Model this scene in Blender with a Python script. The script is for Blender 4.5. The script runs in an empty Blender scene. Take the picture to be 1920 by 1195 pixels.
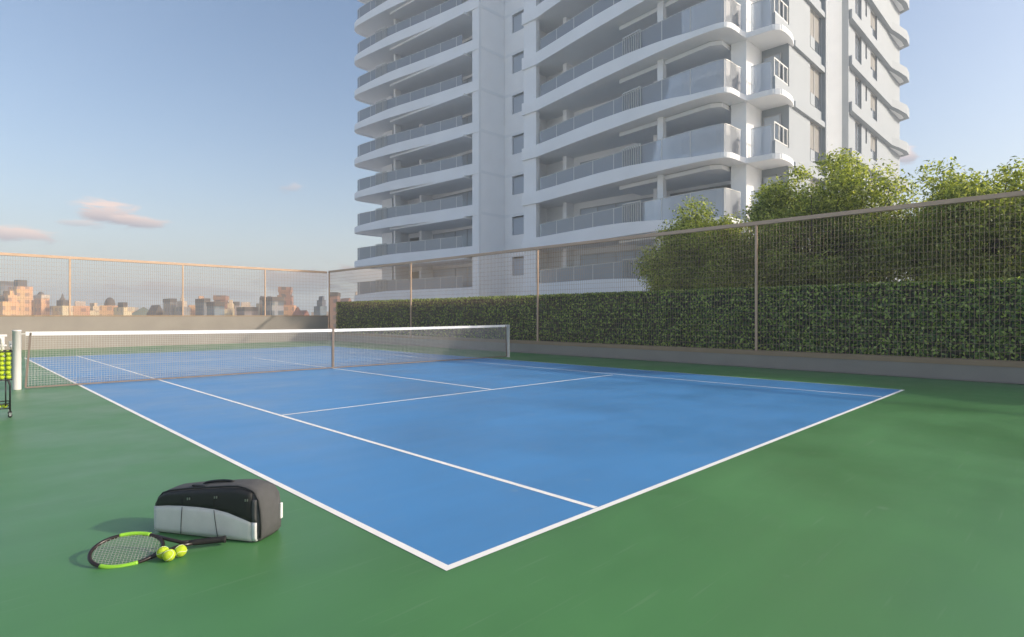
import bpy, bmesh, math, random
import numpy as np
from mathutils import Vector, Matrix, noise as mnoise

random.seed(7)
RNG = np.random.default_rng(7)
SC = bpy.context.scene
COL = SC.collection
R = math.radians

# ------------------------------------------------------------------ helpers
def set_props(o, label=None, cat=None, group=None, kind=None):
    if label: o['label'] = label
    if cat: o['category'] = cat
    if group: o['group'] = group
    if kind: o['kind'] = kind
    return o

def empty(name, loc=(0, 0, 0), rz=0.0, label=None, cat=None, group=None):
    o = bpy.data.objects.new(name, None)
    COL.objects.link(o)
    o.location = loc
    o.rotation_euler = (0, 0, rz)
    o.empty_display_size = 0.2
    return set_props(o, label, cat, group)

def link_mesh(name, me, mat=None, parent=None):
    o = bpy.data.objects.new(name, me)
    COL.objects.link(o)
    if mat is not None and not me.materials:
        for m in (mat if isinstance(mat, (list, tuple)) else [mat]):
            me.materials.append(m)
    if parent is not None:
        o.parent = parent
    return o

class MB:
    """collects simple solids, then links them as one mesh object"""
    def __init__(self):
        self.v = []; self.f = []; self.mi = []; self.sm = []
    def add(self, vs, fs, mi=0, smooth=False):
        n = len(self.v)
        self.v += [tuple(p) for p in vs]
        for f in fs:
            self.f.append([i + n for i in f]); self.mi.append(mi); self.sm.append(smooth)
        return self
    def box(self, x0, x1, y0, y1, z0, z1, mi=0):
        vs = [(x0,y0,z0),(x1,y0,z0),(x1,y1,z0),(x0,y1,z0),(x0,y0,z1),(x1,y0,z1),(x1,y1,z1),(x0,y1,z1)]
        fs = [(3,2,1,0),(4,5,6,7),(0,1,5,4),(1,2,6,5),(2,3,7,6),(3,0,4,7)]
        return self.add(vs, fs, mi)
    def obox(self, p, ax, ay, az, mi=0):
        """oriented box from a corner p and three edge vectors"""
        p = Vector(p); ax = Vector(ax); ay = Vector(ay); az = Vector(az)
        vs = [p, p+ax, p+ax+ay, p+ay, p+az, p+ax+az, p+ax+ay+az, p+ay+az]
        fs = [(3,2,1,0),(4,5,6,7),(0,1,5,4),(1,2,6,5),(2,3,7,6),(3,0,4,7)]
        return self.add(vs, fs, mi)
    def bar(self, a, b, w, h=None, up=(0,0,1), mi=0):
        a = Vector(a); b = Vector(b); h = h or w
        d = (b-a).normalized()
        up = Vector(up)
        if abs(d.dot(up)) > .98: up = Vector((1,0,0))
        s = d.cross(up).normalized(); u = s.cross(d)
        return self.obox(a - s*w/2 - u*h/2, b-a, s*w, u*h, mi)
    def quad(self, a, b, c, d, mi=0):
        return self.add([a,b,c,d], [(0,1,2,3)], mi)
    def tube(self, pts, r, n=8, closed=False, mi=0, caps=True):
        pts = [Vector(p) for p in pts]
        m = len(pts)
        rs = r if isinstance(r, (list, tuple)) else [r]*m
        vs = []; fs = []
        prev = None
        for i, p in enumerate(pts):
            if closed: t = pts[(i+1) % m] - pts[i-1]
            else: t = pts[min(i+1, m-1)] - pts[max(i-1, 0)]
            t.normalize()
            if prev is None:
                a = Vector((0,0,1)) if abs(t.z) < .9 else Vector((1,0,0))
                s = t.cross(a).normalized()
            else:
                s = (prev - t*prev.dot(t)).normalized()
            prev = s
            u = t.cross(s)
            for k in range(n):
                a = 2*math.pi*k/n
                vs.append(p + (s*math.cos(a) + u*math.sin(a))*rs[i])
        for i in range(m if closed else m-1):
            j = (i+1) % m
            for k in range(n):
                l = (k+1) % n
                fs.append((i*n+k, i*n+l, j*n+l, j*n+k))
        if not closed and caps:
            fs.append(tuple(range(n-1, -1, -1)))
            fs.append(tuple((m-1)*n+k for k in range(n)))
        return self.add(vs, fs, mi, smooth=n > 4)
    def prism(self, outline, z0, z1, mi=0):
        n = len(outline)
        area = sum(outline[i][0]*outline[(i+1)%n][1]-outline[(i+1)%n][0]*outline[i][1] for i in range(n))
        o = list(outline) if area > 0 else list(outline)[::-1]
        vs = [(x,y,z0) for x,y in o] + [(x,y,z1) for x,y in o]
        fs = [tuple(range(n-1,-1,-1)), tuple(range(n,2*n))]
        fs += [(i,(i+1)%n,n+(i+1)%n,n+i) for i in range(n)]
        return self.add(vs, fs, mi)
    def mesh(self, name):
        me = bpy.data.meshes.new(name)
        me.from_pydata(self.v, [], self.f)
        me.polygons.foreach_set('material_index', self.mi)
        me.polygons.foreach_set('use_smooth', self.sm)
        me.update()
        return me
    def build(self, name, mat, parent=None, bevel=0):
        o = link_mesh(name, self.mesh(name), mat, parent)
        if bevel:
            b = o.modifiers.new('bevel', 'BEVEL'); b.width = bevel; b.segments = 2; b.limit_method = 'ANGLE'
        return o

def lathe(mb, prof, n=16, c=(0,0,0), mi=0):
    vs = []; fs = []
    for r, z in prof:
        for k in range(n):
            a = 2*math.pi*k/n
            vs.append((c[0]+r*math.cos(a), c[1]+r*math.sin(a), c[2]+z))
    for i in range(len(prof)-1):
        for k in range(n):
            l = (k+1) % n
            fs.append((i*n+k, i*n+l, (i+1)*n+l, (i+1)*n+k))
    mb.add(vs, fs, mi, True)
    return mb

# ------------------------------------------------------------------ materials
def new_mat(name):
    m = bpy.data.materials.new(name); m.use_nodes = True
    nt = m.node_tree
    return m, nt, nt.nodes['Principled BSDF']

def N(nt, t, **kw):
    n = nt.nodes.new(t)
    for k, v in kw.items(): setattr(n, k, v)
    return n

def plain(name, col, rough=.6, var=.12, scale=6.0, bump=0.0, metal=0.0, spec=.5, bscale=None, coord='Object'):
    m, nt, b = new_mat(name)
    L = nt.links.new
    tc = N(nt, 'ShaderNodeTexCoord')
    nz = N(nt, 'ShaderNodeTexNoise'); nz.inputs['Scale'].default_value = scale; nz.inputs['Detail'].default_value = 5
    L(tc.outputs[coord], nz.inputs['Vector'])
    r = N(nt, 'ShaderNodeMapRange')
    r.inputs['From Min'].default_value = .3; r.inputs['From Max'].default_value = .7
    r.inputs['To Min'].default_value = 1-var; r.inputs['To Max'].default_value = 1+var
    L(nz.outputs['Fac'], r.inputs['Value'])
    mx = N(nt, 'ShaderNodeMix', data_type='RGBA', blend_type='MULTIPLY')
    mx.inputs['Factor'].default_value = 1
    mx.inputs['A'].default_value = (*col, 1)
    L(r.outputs['Result'], mx.inputs['B'])
    L(mx.outputs['Result'], b.inputs['Base Color'])
    b.inputs['Roughness'].default_value = rough
    b.inputs['Metallic'].default_value = metal
    b.inputs['Specular IOR Level'].default_value = spec
    if bump:
        bp = N(nt, 'ShaderNodeBump'); bp.inputs['Strength'].default_value = bump; bp.inputs['Distance'].default_value = .01
        n2 = N(nt, 'ShaderNodeTexNoise'); n2.inputs['Scale'].default_value = bscale or scale*12; n2.inputs['Detail'].default_value = 4
        L(tc.outputs[coord], n2.inputs['Vector'])
        L(n2.outputs['Fac'], bp.inputs['Height']); L(bp.outputs['Normal'], b.inputs['Normal'])
    return m

def court_paint(name, col, rough=.42, stain=.16):
    """acrylic court coating: broad wear blotches, faint squeegee streaks, fine sand grain"""
    m, nt, b = new_mat(name)
    L = nt.links.new
    g = N(nt, 'ShaderNodeNewGeometry')
    n1 = N(nt, 'ShaderNodeTexNoise'); n1.inputs['Scale'].default_value = .55; n1.inputs['Detail'].default_value = 6; n1.inputs['Roughness'].default_value = .6
    L(g.outputs['Position'], n1.inputs['Vector'])
    mp = N(nt, 'ShaderNodeMapping'); mp.inputs['Scale'].default_value = (.35, 3.0, 1); mp.inputs['Rotation'].default_value = (0, 0, .5)
    L(g.outputs['Position'], mp.inputs['Vector'])
    n2 = N(nt, 'ShaderNodeTexNoise'); n2.inputs['Scale'].default_value = 1.0; n2.inputs['Detail'].default_value = 4
    L(mp.outputs['Vector'], n2.inputs['Vector'])
    n3 = N(nt, 'ShaderNodeTexNoise'); n3.inputs['Scale'].default_value = 260; n3.inputs['Detail'].default_value = 2
    L(g.outputs['Position'], n3.inputs['Vector'])
    a = N(nt, 'ShaderNodeMath', operation='MULTIPLY_ADD'); a.inputs[1].default_value = .45; L(n2.outputs['Fac'], a.inputs[0]); L(n1.outputs['Fac'], a.inputs[2])
    a2 = N(nt, 'ShaderNodeMath', operation='MULTIPLY_ADD'); a2.inputs[1].default_value = .12; L(n3.outputs['Fac'], a2.inputs[0]); L(a.outputs[0], a2.inputs[2])
    r = N(nt, 'ShaderNodeMapRange'); r.inputs['From Min'].default_value = .5; r.inputs['From Max'].default_value = 1.05
    r.inputs['To Min'].default_value = 1-stain; r.inputs['To Max'].default_value = 1+stain
    L(a2.outputs[0], r.inputs['Value'])
    mx = N(nt, 'ShaderNodeMix', data_type='RGBA', blend_type='MULTIPLY'); mx.inputs['Factor'].default_value = 1
    mx.inputs['A'].default_value = (*col, 1); L(r.outputs['Result'], mx.inputs['B'])
    vo = N(nt, 'ShaderNodeTexVoronoi'); vo.inputs['Scale'].default_value = 1.5; L(g.outputs['Position'], vo.inputs['Vector'])
    vm = N(nt, 'ShaderNodeMapRange'); vm.inputs['From Min'].default_value = .03; vm.inputs['From Max'].default_value = .075; vm.inputs['To Min'].default_value = .13; vm.inputs['To Max'].default_value = 0
    L(vo.outputs['Distance'], vm.inputs['Value'])
    mp2 = N(nt, 'ShaderNodeMapping'); mp2.inputs['Scale'].default_value = (1.2, 26, 1); mp2.inputs['Rotation'].default_value = (0, 0, .9)
    L(g.outputs['Position'], mp2.inputs['Vector'])
    n4 = N(nt, 'ShaderNodeTexNoise'); n4.inputs['Scale'].default_value = 1.0; n4.inputs['Detail'].default_value = 3; L(mp2.outputs['Vector'], n4.inputs['Vector'])
    sm = N(nt, 'ShaderNodeMapRange'); sm.inputs['From Min'].default_value = .64; sm.inputs['From Max'].default_value = .74; sm.inputs['To Max'].default_value = .10
    L(n4.outputs['Fac'], sm.inputs['Value'])
    ma = N(nt, 'ShaderNodeMath', operation='MAXIMUM'); L(vm.outputs['Result'], ma.inputs[0]); L(sm.outputs['Result'], ma.inputs[1])
    mk = N(nt, 'ShaderNodeMix', data_type='RGBA'); L(ma.outputs[0], mk.inputs['Factor']); L(mx.outputs['Result'], mk.inputs['A']); mk.inputs['B'].default_value = (.42, .44, .40, 1)
    L(mk.outputs['Result'], b.inputs['Base Color'])
    rr = N(nt, 'ShaderNodeMapRange'); rr.inputs['From Min'].default_value = .35; rr.inputs['From Max'].default_value = .65
    rr.inputs['To Min'].default_value = rough-.07; rr.inputs['To Max'].default_value = rough+.09
    b.inputs['Specular IOR Level'].default_value = .38
    L(n1.outputs['Fac'], rr.inputs['Value']); L(rr.outputs['Result'], b.inputs['Roughness'])
    bp = N(nt, 'ShaderNodeBump'); bp.inputs['Strength'].default_value = .10; bp.inputs['Distance'].default_value = .002
    L(n3.outputs['Fac'], bp.inputs['Height']); L(bp.outputs['Normal'], b.inputs['Normal'])
    return m

def leaf_mat(name, c0, c1, c2, trans=.35, rough=.5, spec=.35):
    m, nt, b = new_mat(name)
    L = nt.links.new
    g = N(nt, 'ShaderNodeNewGeometry')
    cr = N(nt, 'ShaderNodeValToRGB')
    e = cr.color_ramp.elements
    e[0].color = (*c0, 1); e[1].color = (*c2, 1); e[1].position = 1
    x = e.new(.55); x.color = (*c1, 1)
    L(g.outputs['Random Per Island'], cr.inputs['Fac'])
    L(cr.outputs['Color'], b.inputs['Base Color'])
    b.inputs['Roughness'].default_value = rough
    b.inputs['Specular IOR Level'].default_value = spec
    t = N(nt, 'ShaderNodeBsdfTranslucent')
    br = N(nt, 'ShaderNodeMix', data_type='RGBA', blend_type='MULTIPLY'); br.inputs['Factor'].default_value = 1
    br.inputs['B'].default_value = (1.5, 1.45, .6, 1)
    L(cr.outputs['Color'], br.inputs['A']); L(br.outputs['Result'], t.inputs['Color'])
    ms = N(nt, 'ShaderNodeMixShader'); ms.inputs['Fac'].default_value = trans
    L(b.outputs['BSDF'], ms.inputs[1]); L(t.outputs['BSDF'], ms.inputs[2])
    L(ms.outputs['Shader'], nt.nodes['Material Output'].inputs['Surface'])
    return m

def glass_mat(name, tint=(.86,.9,.93), body=.14, bodycol=(.55,.63,.72)):
    """clear balustrade / window glass: see-through, mirror at grazing angles, diffuse body, pale where it whitens the glass like haze"""
    m, nt, b = new_mat(name)
    L = nt.links.new
    nt.nodes.remove(b)
    tr = N(nt, 'ShaderNodeBsdfTransparent'); tr.inputs['Color'].default_value = (*tint, 1)
    df = N(nt, 'ShaderNodeBsdfDiffuse'); df.inputs['Color'].default_value = (*bodycol, 1)
    gl = N(nt, 'ShaderNodeBsdfGlossy'); gl.inputs['Roughness'].default_value = .03
    m1 = N(nt, 'ShaderNodeMixShader'); m1.inputs['Fac'].default_value = body
    L(tr.outputs[0], m1.inputs[1]); L(df.outputs[0], m1.inputs[2])
    lw = N(nt, 'ShaderNodeFresnel'); lw.inputs['IOR'].default_value = 1.5
    m2 = N(nt, 'ShaderNodeMixShader')
    L(lw.outputs[0], m2.inputs['Fac']); L(m1.outputs[0], m2.inputs[1]); L(gl.outputs[0], m2.inputs[2])
    L(m2.outputs[0], nt.nodes['Material Output'].inputs['Surface'])
    return m

def facade_mat(name, wall, win, sx, sz, fill=.5):
    """far city facade: plaster with rows of windows, in the building's own coordinates"""
    m, nt, b = new_mat(name)
    L = nt.links.new
    tc = N(nt, 'ShaderNodeTexCoord')
    sp = N(nt, 'ShaderNodeSeparateXYZ'); L(tc.outputs['Object'], sp.inputs[0])
    ad = N(nt, 'ShaderNodeMath', operation='ADD'); L(sp.outputs['X'], ad.inputs[0]); L(sp.outputs['Y'], ad.inputs[1])
    def stripe(src, period, duty):
        d = N(nt, 'ShaderNodeMath', operation='DIVIDE'); d.inputs[1].default_value = period*.8; L(src, d.inputs[0])
        f = N(nt, 'ShaderNodeMath', operation='FRACT'); L(d.outputs[0], f.inputs[0])
        g = N(nt, 'ShaderNodeMath', operation='LESS_THAN'); g.inputs[1].default_value = duty; L(f.outputs[0], g.inputs[0])
        return g.outputs[0]
    s1 = stripe(ad.outputs[0], sx, fill); s2 = stripe(sp.outputs['Z'], sz, .48)
    mu = N(nt, 'ShaderNodeMath', operation='MULTIPLY'); L(s1, mu.inputs[0]); L(s2, mu.inputs[1])
    nz = N(nt, 'ShaderNodeTexNoise'); nz.inputs['Scale'].default_value = .15; nz.inputs['Detail'].default_value = 6
    L(tc.outputs['Object'], nz.inputs['Vector'])
    w = N(nt, 'ShaderNodeMix', data_type='RGBA', blend_type='MULTIPLY'); w.inputs['Factor'].default_value = .5
    w.inputs['A'].default_value = (*wall, 1); L(nz.outputs['Color'], w.inputs['B'])
    mx = N(nt, 'ShaderNodeMix', data_type='RGBA')
    L(mu.outputs[0], mx.inputs['Factor']); L(w.outputs['Result'], mx.inputs['A']); mx.inputs['B'].default_value = (*win, 1)
    L(mx.outputs['Result'], b.inputs['Base Color'])
    b.inputs['Roughness'].default_value = .75
    return m

M = {}
M['green'] = court_paint('green_court_paint', (.070, .206, .068), .38, .15)
M['blue'] = court_paint('blue_court_paint', (.070, .252, .52), .36, .13)
M['line'] = plain('white_line_paint', (.92, .88, .82), .6, .06, 3)
M['wall'] = plain('grey_render', (.33, .285, .245), .85, .06, 1.2, .15, bscale=90)
M['coping'] = plain('tan_coping', (.36, .245, .15), .65, .06, 3)
M['fence'] = plain('bronze_powder_coat', (.60, .40, .27), .5, .05, 4)
M['twine'] = plain('bronze_mesh', (.42, .295, .175), .6, .05, 4)
M['white_paint'] = plain('white_steel_paint', (.74, .70, .67), .45, .05, 5)
M['net_twine'] = plain('net_twine', (.50, .48, .45), .8, .08, 8)
M['net_tape'] = plain('net_headband', (.82, .81, .80), .7, .04, 6)
M['net_brown'] = plain('net_edge_binding', (.22, .17, .14), .75, .08, 6)
M['hedge_leaf'] = leaf_mat('hedge_leaves', (.018, .070, .010), (.16, .29, .035), (.70, .82, .20), .38, .25, .8)
M['hedge_core'] = plain('hedge_twigs', (.022, .026, .012), .95, .4, 8)
M['tree_leaf'] = leaf_mat('tree_leaves', (.07, .10, .018), (.29, .36, .075), (.60, .63, .22), .5, .42, .45)
M['bark'] = plain('bark', (.10, .075, .05), .9, .3, 9, .6, bscale=30)
M['bed_bounce'] = plain('bounce_bed_surface', (.52, .48, .43), .95, .15, 2)  # unseen bed top, made pale to bounce light onto the lower soffits
M['cityground'] = plain('distant_ground', (.74, .70, .64), .95, .3, .02, coord='Object')  # unseen ground, its pale tone chosen to throw light up the tower
M['podium'] = plain('podium_concrete', (.3, .28, .26), .9, .1, .5)
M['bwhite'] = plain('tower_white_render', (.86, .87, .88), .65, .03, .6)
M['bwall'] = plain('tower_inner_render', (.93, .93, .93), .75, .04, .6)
M['bsunlit'] = plain('tower_render_sun_darkened', (.32, .35, .38), .7, .03, .6)  # white render painted darker where sun strikes, so those faces stay muted
M['bgrey'] = plain('tower_grey_panel', (.62, .63, .65), .6, .05, .8)
M['bdark'] = plain('tower_window_frame', (.40, .41, .43), .5, .05, 2)
M['blind'] = plain('roller_blind', (.26, .25, .235), .8, .05, 2)
M['metal'] = plain('pale_rail_metal', (.58, .57, .54), .4, .04, 4, metal=.2)
M['glass'] = glass_mat('balustrade_glass', (.94,.96,.98), .36, (.86,.90,.96))  # bright diffuse body painted in as a veil of haze
M['pane'] = glass_mat('window_glass', (.70, .76, .80), .78, (.62, .68, .76))  # pale body put in to lighten windows on the shaded front
M['pane_dark'] = glass_mat('dark_window_glass', (.70, .76, .80), .6, (.20, .235, .275))  # darker diffuse body, used for the south and wing windows
M['bag_grey'] = plain('bag_grey_canvas', (.082, .081, .081), .85, .10, 20, .3, bscale=400)
M['bag_light'] = plain('bag_light_panel', (.76, .72, .67), .7, .05, 10, .2, bscale=400)
M['bag_black'] = plain('bag_black_panel', (.013, .013, .013), .55, .2, 12, .2, bscale=400)
M['bag_white'] = plain('bag_white_patch', (.75, .74, .72), .5, .04, 10)
M['zip_metal'] = plain('zip_metal', (.5, .5, .5), .3, .05, 10, metal=.9)
M['rk_dark'] = plain('racket_carbon', (.022, .014, .012), .28, .1, 10)
M['rk_green'] = plain('racket_lime_paint', (.26, .55, .035), .3, .06, 10)
M['rk_string'] = plain('racket_string', (.34, .33, .31), .5, .05, 20)
M['grip'] = plain('racket_grip', (.012, .011, .011), .75, .2, 40, .4, bscale=300)
M['felt'] = plain('tennis_felt', (.52, .66, .045), .95, .10, 60, .5, spec=.1, bscale=700)
M['seam'] = plain('ball_seam', (.75, .78, .62), .8, .05, 20)
M['black_tube'] = plain('black_cart_tube', (.012, .012, .013), .4, .1, 8)
M['rubber'] = plain('castor_rubber', (.03, .03, .03), .8, .1, 8)
M['steel'] = plain('castor_steel', (.5, .5, .5), .35, .05, 8, metal=.8)

# ------------------------------------------------------------------ setting
def struct(name, mb, mat): return set_props(mb.build(name, mat), kind='structure')

struct('ground', MB().quad((-1500,-1500,-10),(1500,-1500,-10),(1500,1500,-10),(-1500,1500,-10)), M['cityground'])
struct('court_floor', MB().box(-9, 13.5, -13, 28.2, -.6, 0), M['green'])
struct('court_podium', MB().box(-9.1, 13.55, -13.1, 28.3, -10.2, -.6), M['podium'])
struct('planting_bed', MB().box(13.9, 23.5, -34, 29, -10.2, .30), M['bed_bounce'])

FY = 22.3          # far baseline
RX0, RX1 = 10.82, 10.62
struct('playing_surface', MB().quad((0,.002,.0015),(RX0,-.028,.0015),(RX1,FY,.0015),(0,FY,.0015)), M['blue'])
ln = MB()
Z = .003
def seg(x0, y0, x1, y1, w0, w1=None):
    w1 = w1 or w0
    d = Vector((x1-x0, y1-y0)).normalized(); n = Vector((-d.y, d.x))
    ln.quad((x0-n.x*w0/2, y0-n.y*w0/2, Z), (x1-n.x*w1/2, y1-n.y*w1/2, Z), (x1+n.x*w1/2, y1+n.y*w1/2, Z), (x0+n.x*w0/2, y0+n.y*w0/2, Z))
seg(.025, .0, .025, FY, .05)                # left doubles line
seg(.05, .025, RX0, -.005, .05)             # near baseline
seg(1.405, .05, 1.405, FY-.05, .05)         # left singles line
seg(9.47, .05, 9.26, FY-.05, .04)           # right singles line
seg(RX0-.012, .02, RX1-.012, FY-.05, .022)   # right doubles line
seg(1.43, 5.47, 9.21, 5.42, .05)            # service line
seg(5.40, 5.49, 5.37, 17.0, .05)            # centre service line
seg(1.43, 17.03, 9.14, 17.03, .05)          # far service line
seg(.05, FY-.025, RX1-.02, FY-.025, .03)    # far baseline
struct('court_lines', ln, M['line'])

# ------------------------------------------------------------------ walls
WX = 13.6; WY = 27.9
w = empty('low_wall', (WX, 0, 0), label='low grey rendered wall with tan coping under the hedge and tall fence', cat='wall')
MB().box(0, .32, -33.9, WY, 0, .335).build('wall_face', M['wall'], w)
MB().box(-.012, .33, -33.9, WY, .335, .45).build('coping', M['coping'], w)
w = empty('parapet_wall', (0, WY, 0), label='waist-high pale grey parapet wall along the far end of the court', cat='wall')
MB().box(-9, WX, 0, .25, 0, 1.36).build('wall_face', M['wall'], w)
MB().box(-9, WX, -.012, .262, 1.36, 1.40).build('coping', M['coping'], w)

# ------------------------------------------------------------------ fences
def fence(root, along, a0, a1, z0, z1, posts, off, rail_h=.10, dv=.082, dh=.165, tw=.0060):
    """along: 0 = runs along X, 1 = runs along Y; off = perpendicular coordinate"""
    def P(a, z, p=0): return (a, off+p, z) if along == 0 else (off+p, a, z)
    mb = MB()
    lo = P(a0, z1-rail_h, -.035); hi = P(a1, z1, .035)
    mb.box(min(lo[0],hi[0]), max(lo[0],hi[0]), min(lo[1],hi[1]), max(lo[1],hi[1]), lo[2], hi[2])
    mb.build('top_rail', M['fence'], root, .006)
    for p in posts:
        b = MB(); lo = P(p-.03, z0, -.03); hi = P(p+.03, z1-rail_h, .03)
        b.box(lo[0], hi[0], lo[1], hi[1], lo[2], hi[2]).build('post', M['fence'], root, .004)
    ps = sorted(set([a0, a1] + list(posts)))
    for q0, q1 in zip(ps[:-1], ps[1:]):
        b = MB(); s0 = q0+.035; s1 = q1-.035
        n = max(2, round((s1-s0)/dv))
        for i in range(n+1):
            a = s0+(s1-s0)*i/n
            lo = P(a-tw/2, z0, -tw/2); hi = P(a+tw/2, z1-rail_h, tw/2)
            b.box(lo[0], hi[0], lo[1], hi[1], lo[2], hi[2])
        m = round((z1-rail_h-z0)/dh)
        for i in range(m+1):
            z = z0+.01+(z1-rail_h-z0-.02)*i/m
            lo = P(s0, z-tw/2, tw/2+.0005); hi = P(s1, z+tw/2, tw*1.5+.0005)
            b.box(lo[0], hi[0], lo[1], hi[1], lo[2], hi[2])
        b.build('mesh_panel', M['twine'], root)

f = empty('side_fence', (0,0,0), label='tall bronze mesh fence with wide bays standing on the low wall before the hedge', cat='fence')
fence(f, 1, -28.12, WY+.02, .45, 3.93, [-28.08, -20.12, -12.12, -4.12, 3.88, 11.88, 19.92, WY-.02], WX+.06)
f = empty('end_fence', (0,0,0), label='bronze mesh fence on the far parapet with the city skyline behind it', cat='fence')
fence(f, 0, -9, WX-.02, 1.40, 3.90, [-8.97, -5.5, -2.2, 1.95, 6.25, 10.12], WY+.10, rail_h=.11)

# ------------------------------------------------------------------ net
nr = empty('tennis_net', (5.4, 11.6, 0), label='full-width tennis net with white headband, tan centre strap and white posts', cat='tennis net')
NA = Vector((-.80, 11.74, 0)); NB = Vector((11.53, 11.34, 0))
nd = (NB-NA); NL = nd.length; nd = nd/NL; nn = Vector((-nd.y, nd.x, 0))
off = Vector((5.4, 11.6, 0))
def npnt(t, z, p=0): return NA + nd*(t*NL) + nn*p + Vector((0,0,z)) - off
def ztop(t): return 1.085 - .045*(1-abs(2*t-1)**1.3)
b = MB(); nv = 272
for i in range(nv+1):
    t = i/nv
    b.bar(npnt(t, .04), npnt(t, ztop(t)-.07), .0045, .0045, up=nn)
for j in range(1, 23):
    for i in range(24):
        t0, t1 = i/24, (i+1)/24
        z0 = .04+(ztop(t0)-.11)*j/23; z1 = .04+(ztop(t1)-.11)*j/23
        b.bar(npnt(t0, z0, .004), npnt(t1, z1, .004), .0042, .0042)
b.build('net_mesh', M['net_twine'], nr)
b = MB()
for i in range(24):
    t0, t1 = i/24, (i+1)/24
    p0, p1 = npnt(t0, ztop(t0)-.075, -.012), npnt(t1, ztop(t1)-.075, -.012)
    q0, q1 = npnt(t0, ztop(t0), -.012), npnt(t1, ztop(t1), -.012)
    w_ = nn*.024
    b.add([p0,p1,q1,q0,p0+w_,p1+w_,q1+w_,q0+w_], [(0,1,2,3),(7,6,5,4),(3,2,6,7),(1,0,4,5)])
b.build('headband', M['net_tape'], nr)
b = MB()
b.bar(npnt(0, .028), npnt(1, .028), .03, .028)
b.build('bottom_band', M['net_brown'], nr)
b = MB(); b.bar(npnt(.0, .03, -.004), npnt(.006, ztop(0)-.02, -.004), .034, .016, up=nn); b.build('edge_band', M['net_brown'], nr)
b = MB(); b.bar(npnt(1, .03, -.004), npnt(.996, ztop(1)-.02, -.004), .04, .02, up=nn); b.build('edge_band', M['net_brown'], nr)
tc_ = .4995
b = MB(); b.bar(npnt(tc_, .01, -.016), npnt(tc_, ztop(tc_)+.004, -.016), .055, .006, up=nn)
b.bar(npnt(tc_, .01, .016), npnt(tc_, ztop(tc_)+.004, .016), .055, .006, up=nn)
b.bar(npnt(tc_, ztop(tc_)+.004, -.019), npnt(tc_, ztop(tc_)+.004, .019), .055, .006)
b.build('centre_strap', M['net_brown'], nr)
def post(p, r, h):
    b = MB()
    lathe(b, [(0,0),(r*1.0,0),(r,.01),(r,h-.03),(r*1.06,h-.028),(r*1.06,h-.006),(r*.9,h),(0,h)], 20, tuple(p-off))
    o = b.build('post', M['white_paint'], nr)
    return o
pl = post(Vector((-.925, 11.745, 0)), .066, 1.12)
b = MB(); b.bar(npnt(-.009, 1.045), npnt(.002, 1.045), .012); b.build('net_cable', M['net_tape'], nr)
pr_ = post(Vector((11.60, 11.335, 0)), .055, 1.085)
b = MB(); b.bar(npnt(.999, 1.05), npnt(1.005, 1.05), .012); b.build('net_cable', M['net_tape'], nr)
# winch on the outer side of the near post
c = Vector((-.925, 11.745, 0)) - off
b = MB(); b.obox(c + Vector((-.115,-.03,.80)), (.05,0,0), (0,.06,0), (0,0,.11)); b.tube([c+Vector((-.09,-.03,.86)), c+Vector((-.09,-.09,.86)), c+Vector((-.09,-.09,.76))], .008, 6)
b.build('winch', M['steel'], nr)

# ------------------------------------------------------------------ white bench beside the far court
bn = empty('courtside_bench', (-.42, 22.35, 0), label='white bench with box base and single back rail beyond the left net post', cat='bench')
MB().box(-1.62, -.06, -.22, .20, 0, .40).build('base', M['white_paint'], bn, .012)
MB().box(-1.66, 0, -.25, .235, .40, .455).build('seat', M['white_paint'], bn, .012)
for x in (-1.56, -.06):
    MB().box(x-.03, x+.03, .20, .245, .455, .70).build('back_post', M['white_paint'], bn, .006)
MB().box(-1.68, .03, .19, .26, .70, .775).build('back_rail', M['white_paint'], bn, .012)

# ------------------------------------------------------------------ foliage
def leaf_mesh(name, pos, nrm, length, width, mats, droop=.0, rng=RNG):
    """one lozenge leaf per position; nrm = preferred facing"""
    n = len(pos)
    rnd = rng.normal(size=(n,3))
    d = np.cross(nrm, rnd); d /= np.linalg.norm(d, axis=1, keepdims=True)+1e-9
    d[:,2] -= droop; d /= np.linalg.norm(d, axis=1, keepdims=True)+1e-9
    s = np.cross(d, nrm); s /= np.linalg.norm(s, axis=1, keepdims=True)+1e-9
    L_ = (length*rng.uniform(.65, 1.3, n))[:,None]; W = (width*rng.uniform(.7, 1.25, n))[:,None]
    fold = np.cross(s, d)*W*.25
    a = pos - d*L_*.5
    b_ = pos + s*W*.5 + fold - d*L_*.06
    c_ = pos + d*L_*.5
    e = pos - s*W*.5 + fold - d*L_*.06
    v = np.stack([a, b_, c_, e], 1).reshape(-1, 3)
    me = bpy.data.meshes.new(name)
    me.vertices.add(4*n); me.vertices.foreach_set('co', v.astype(np.float32).ravel())
    me.loops.add(4*n); me.loops.foreach_set('vertex_index', np.arange(4*n, dtype=np.int32))
    me.polygons.add(n); me.polygons.foreach_set('loop_start', np.arange(0, 4*n, 4, dtype=np.int32))
    me.polygons.foreach_set('loop_total', np.full(n, 4, dtype=np.int32))
    me.update(calc_edges=True); me.validate()
    for m in mats: me.materials.append(m)
    return me

def unit(a): return a/(np.linalg.norm(a, axis=1, keepdims=True)+1e-9)

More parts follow.
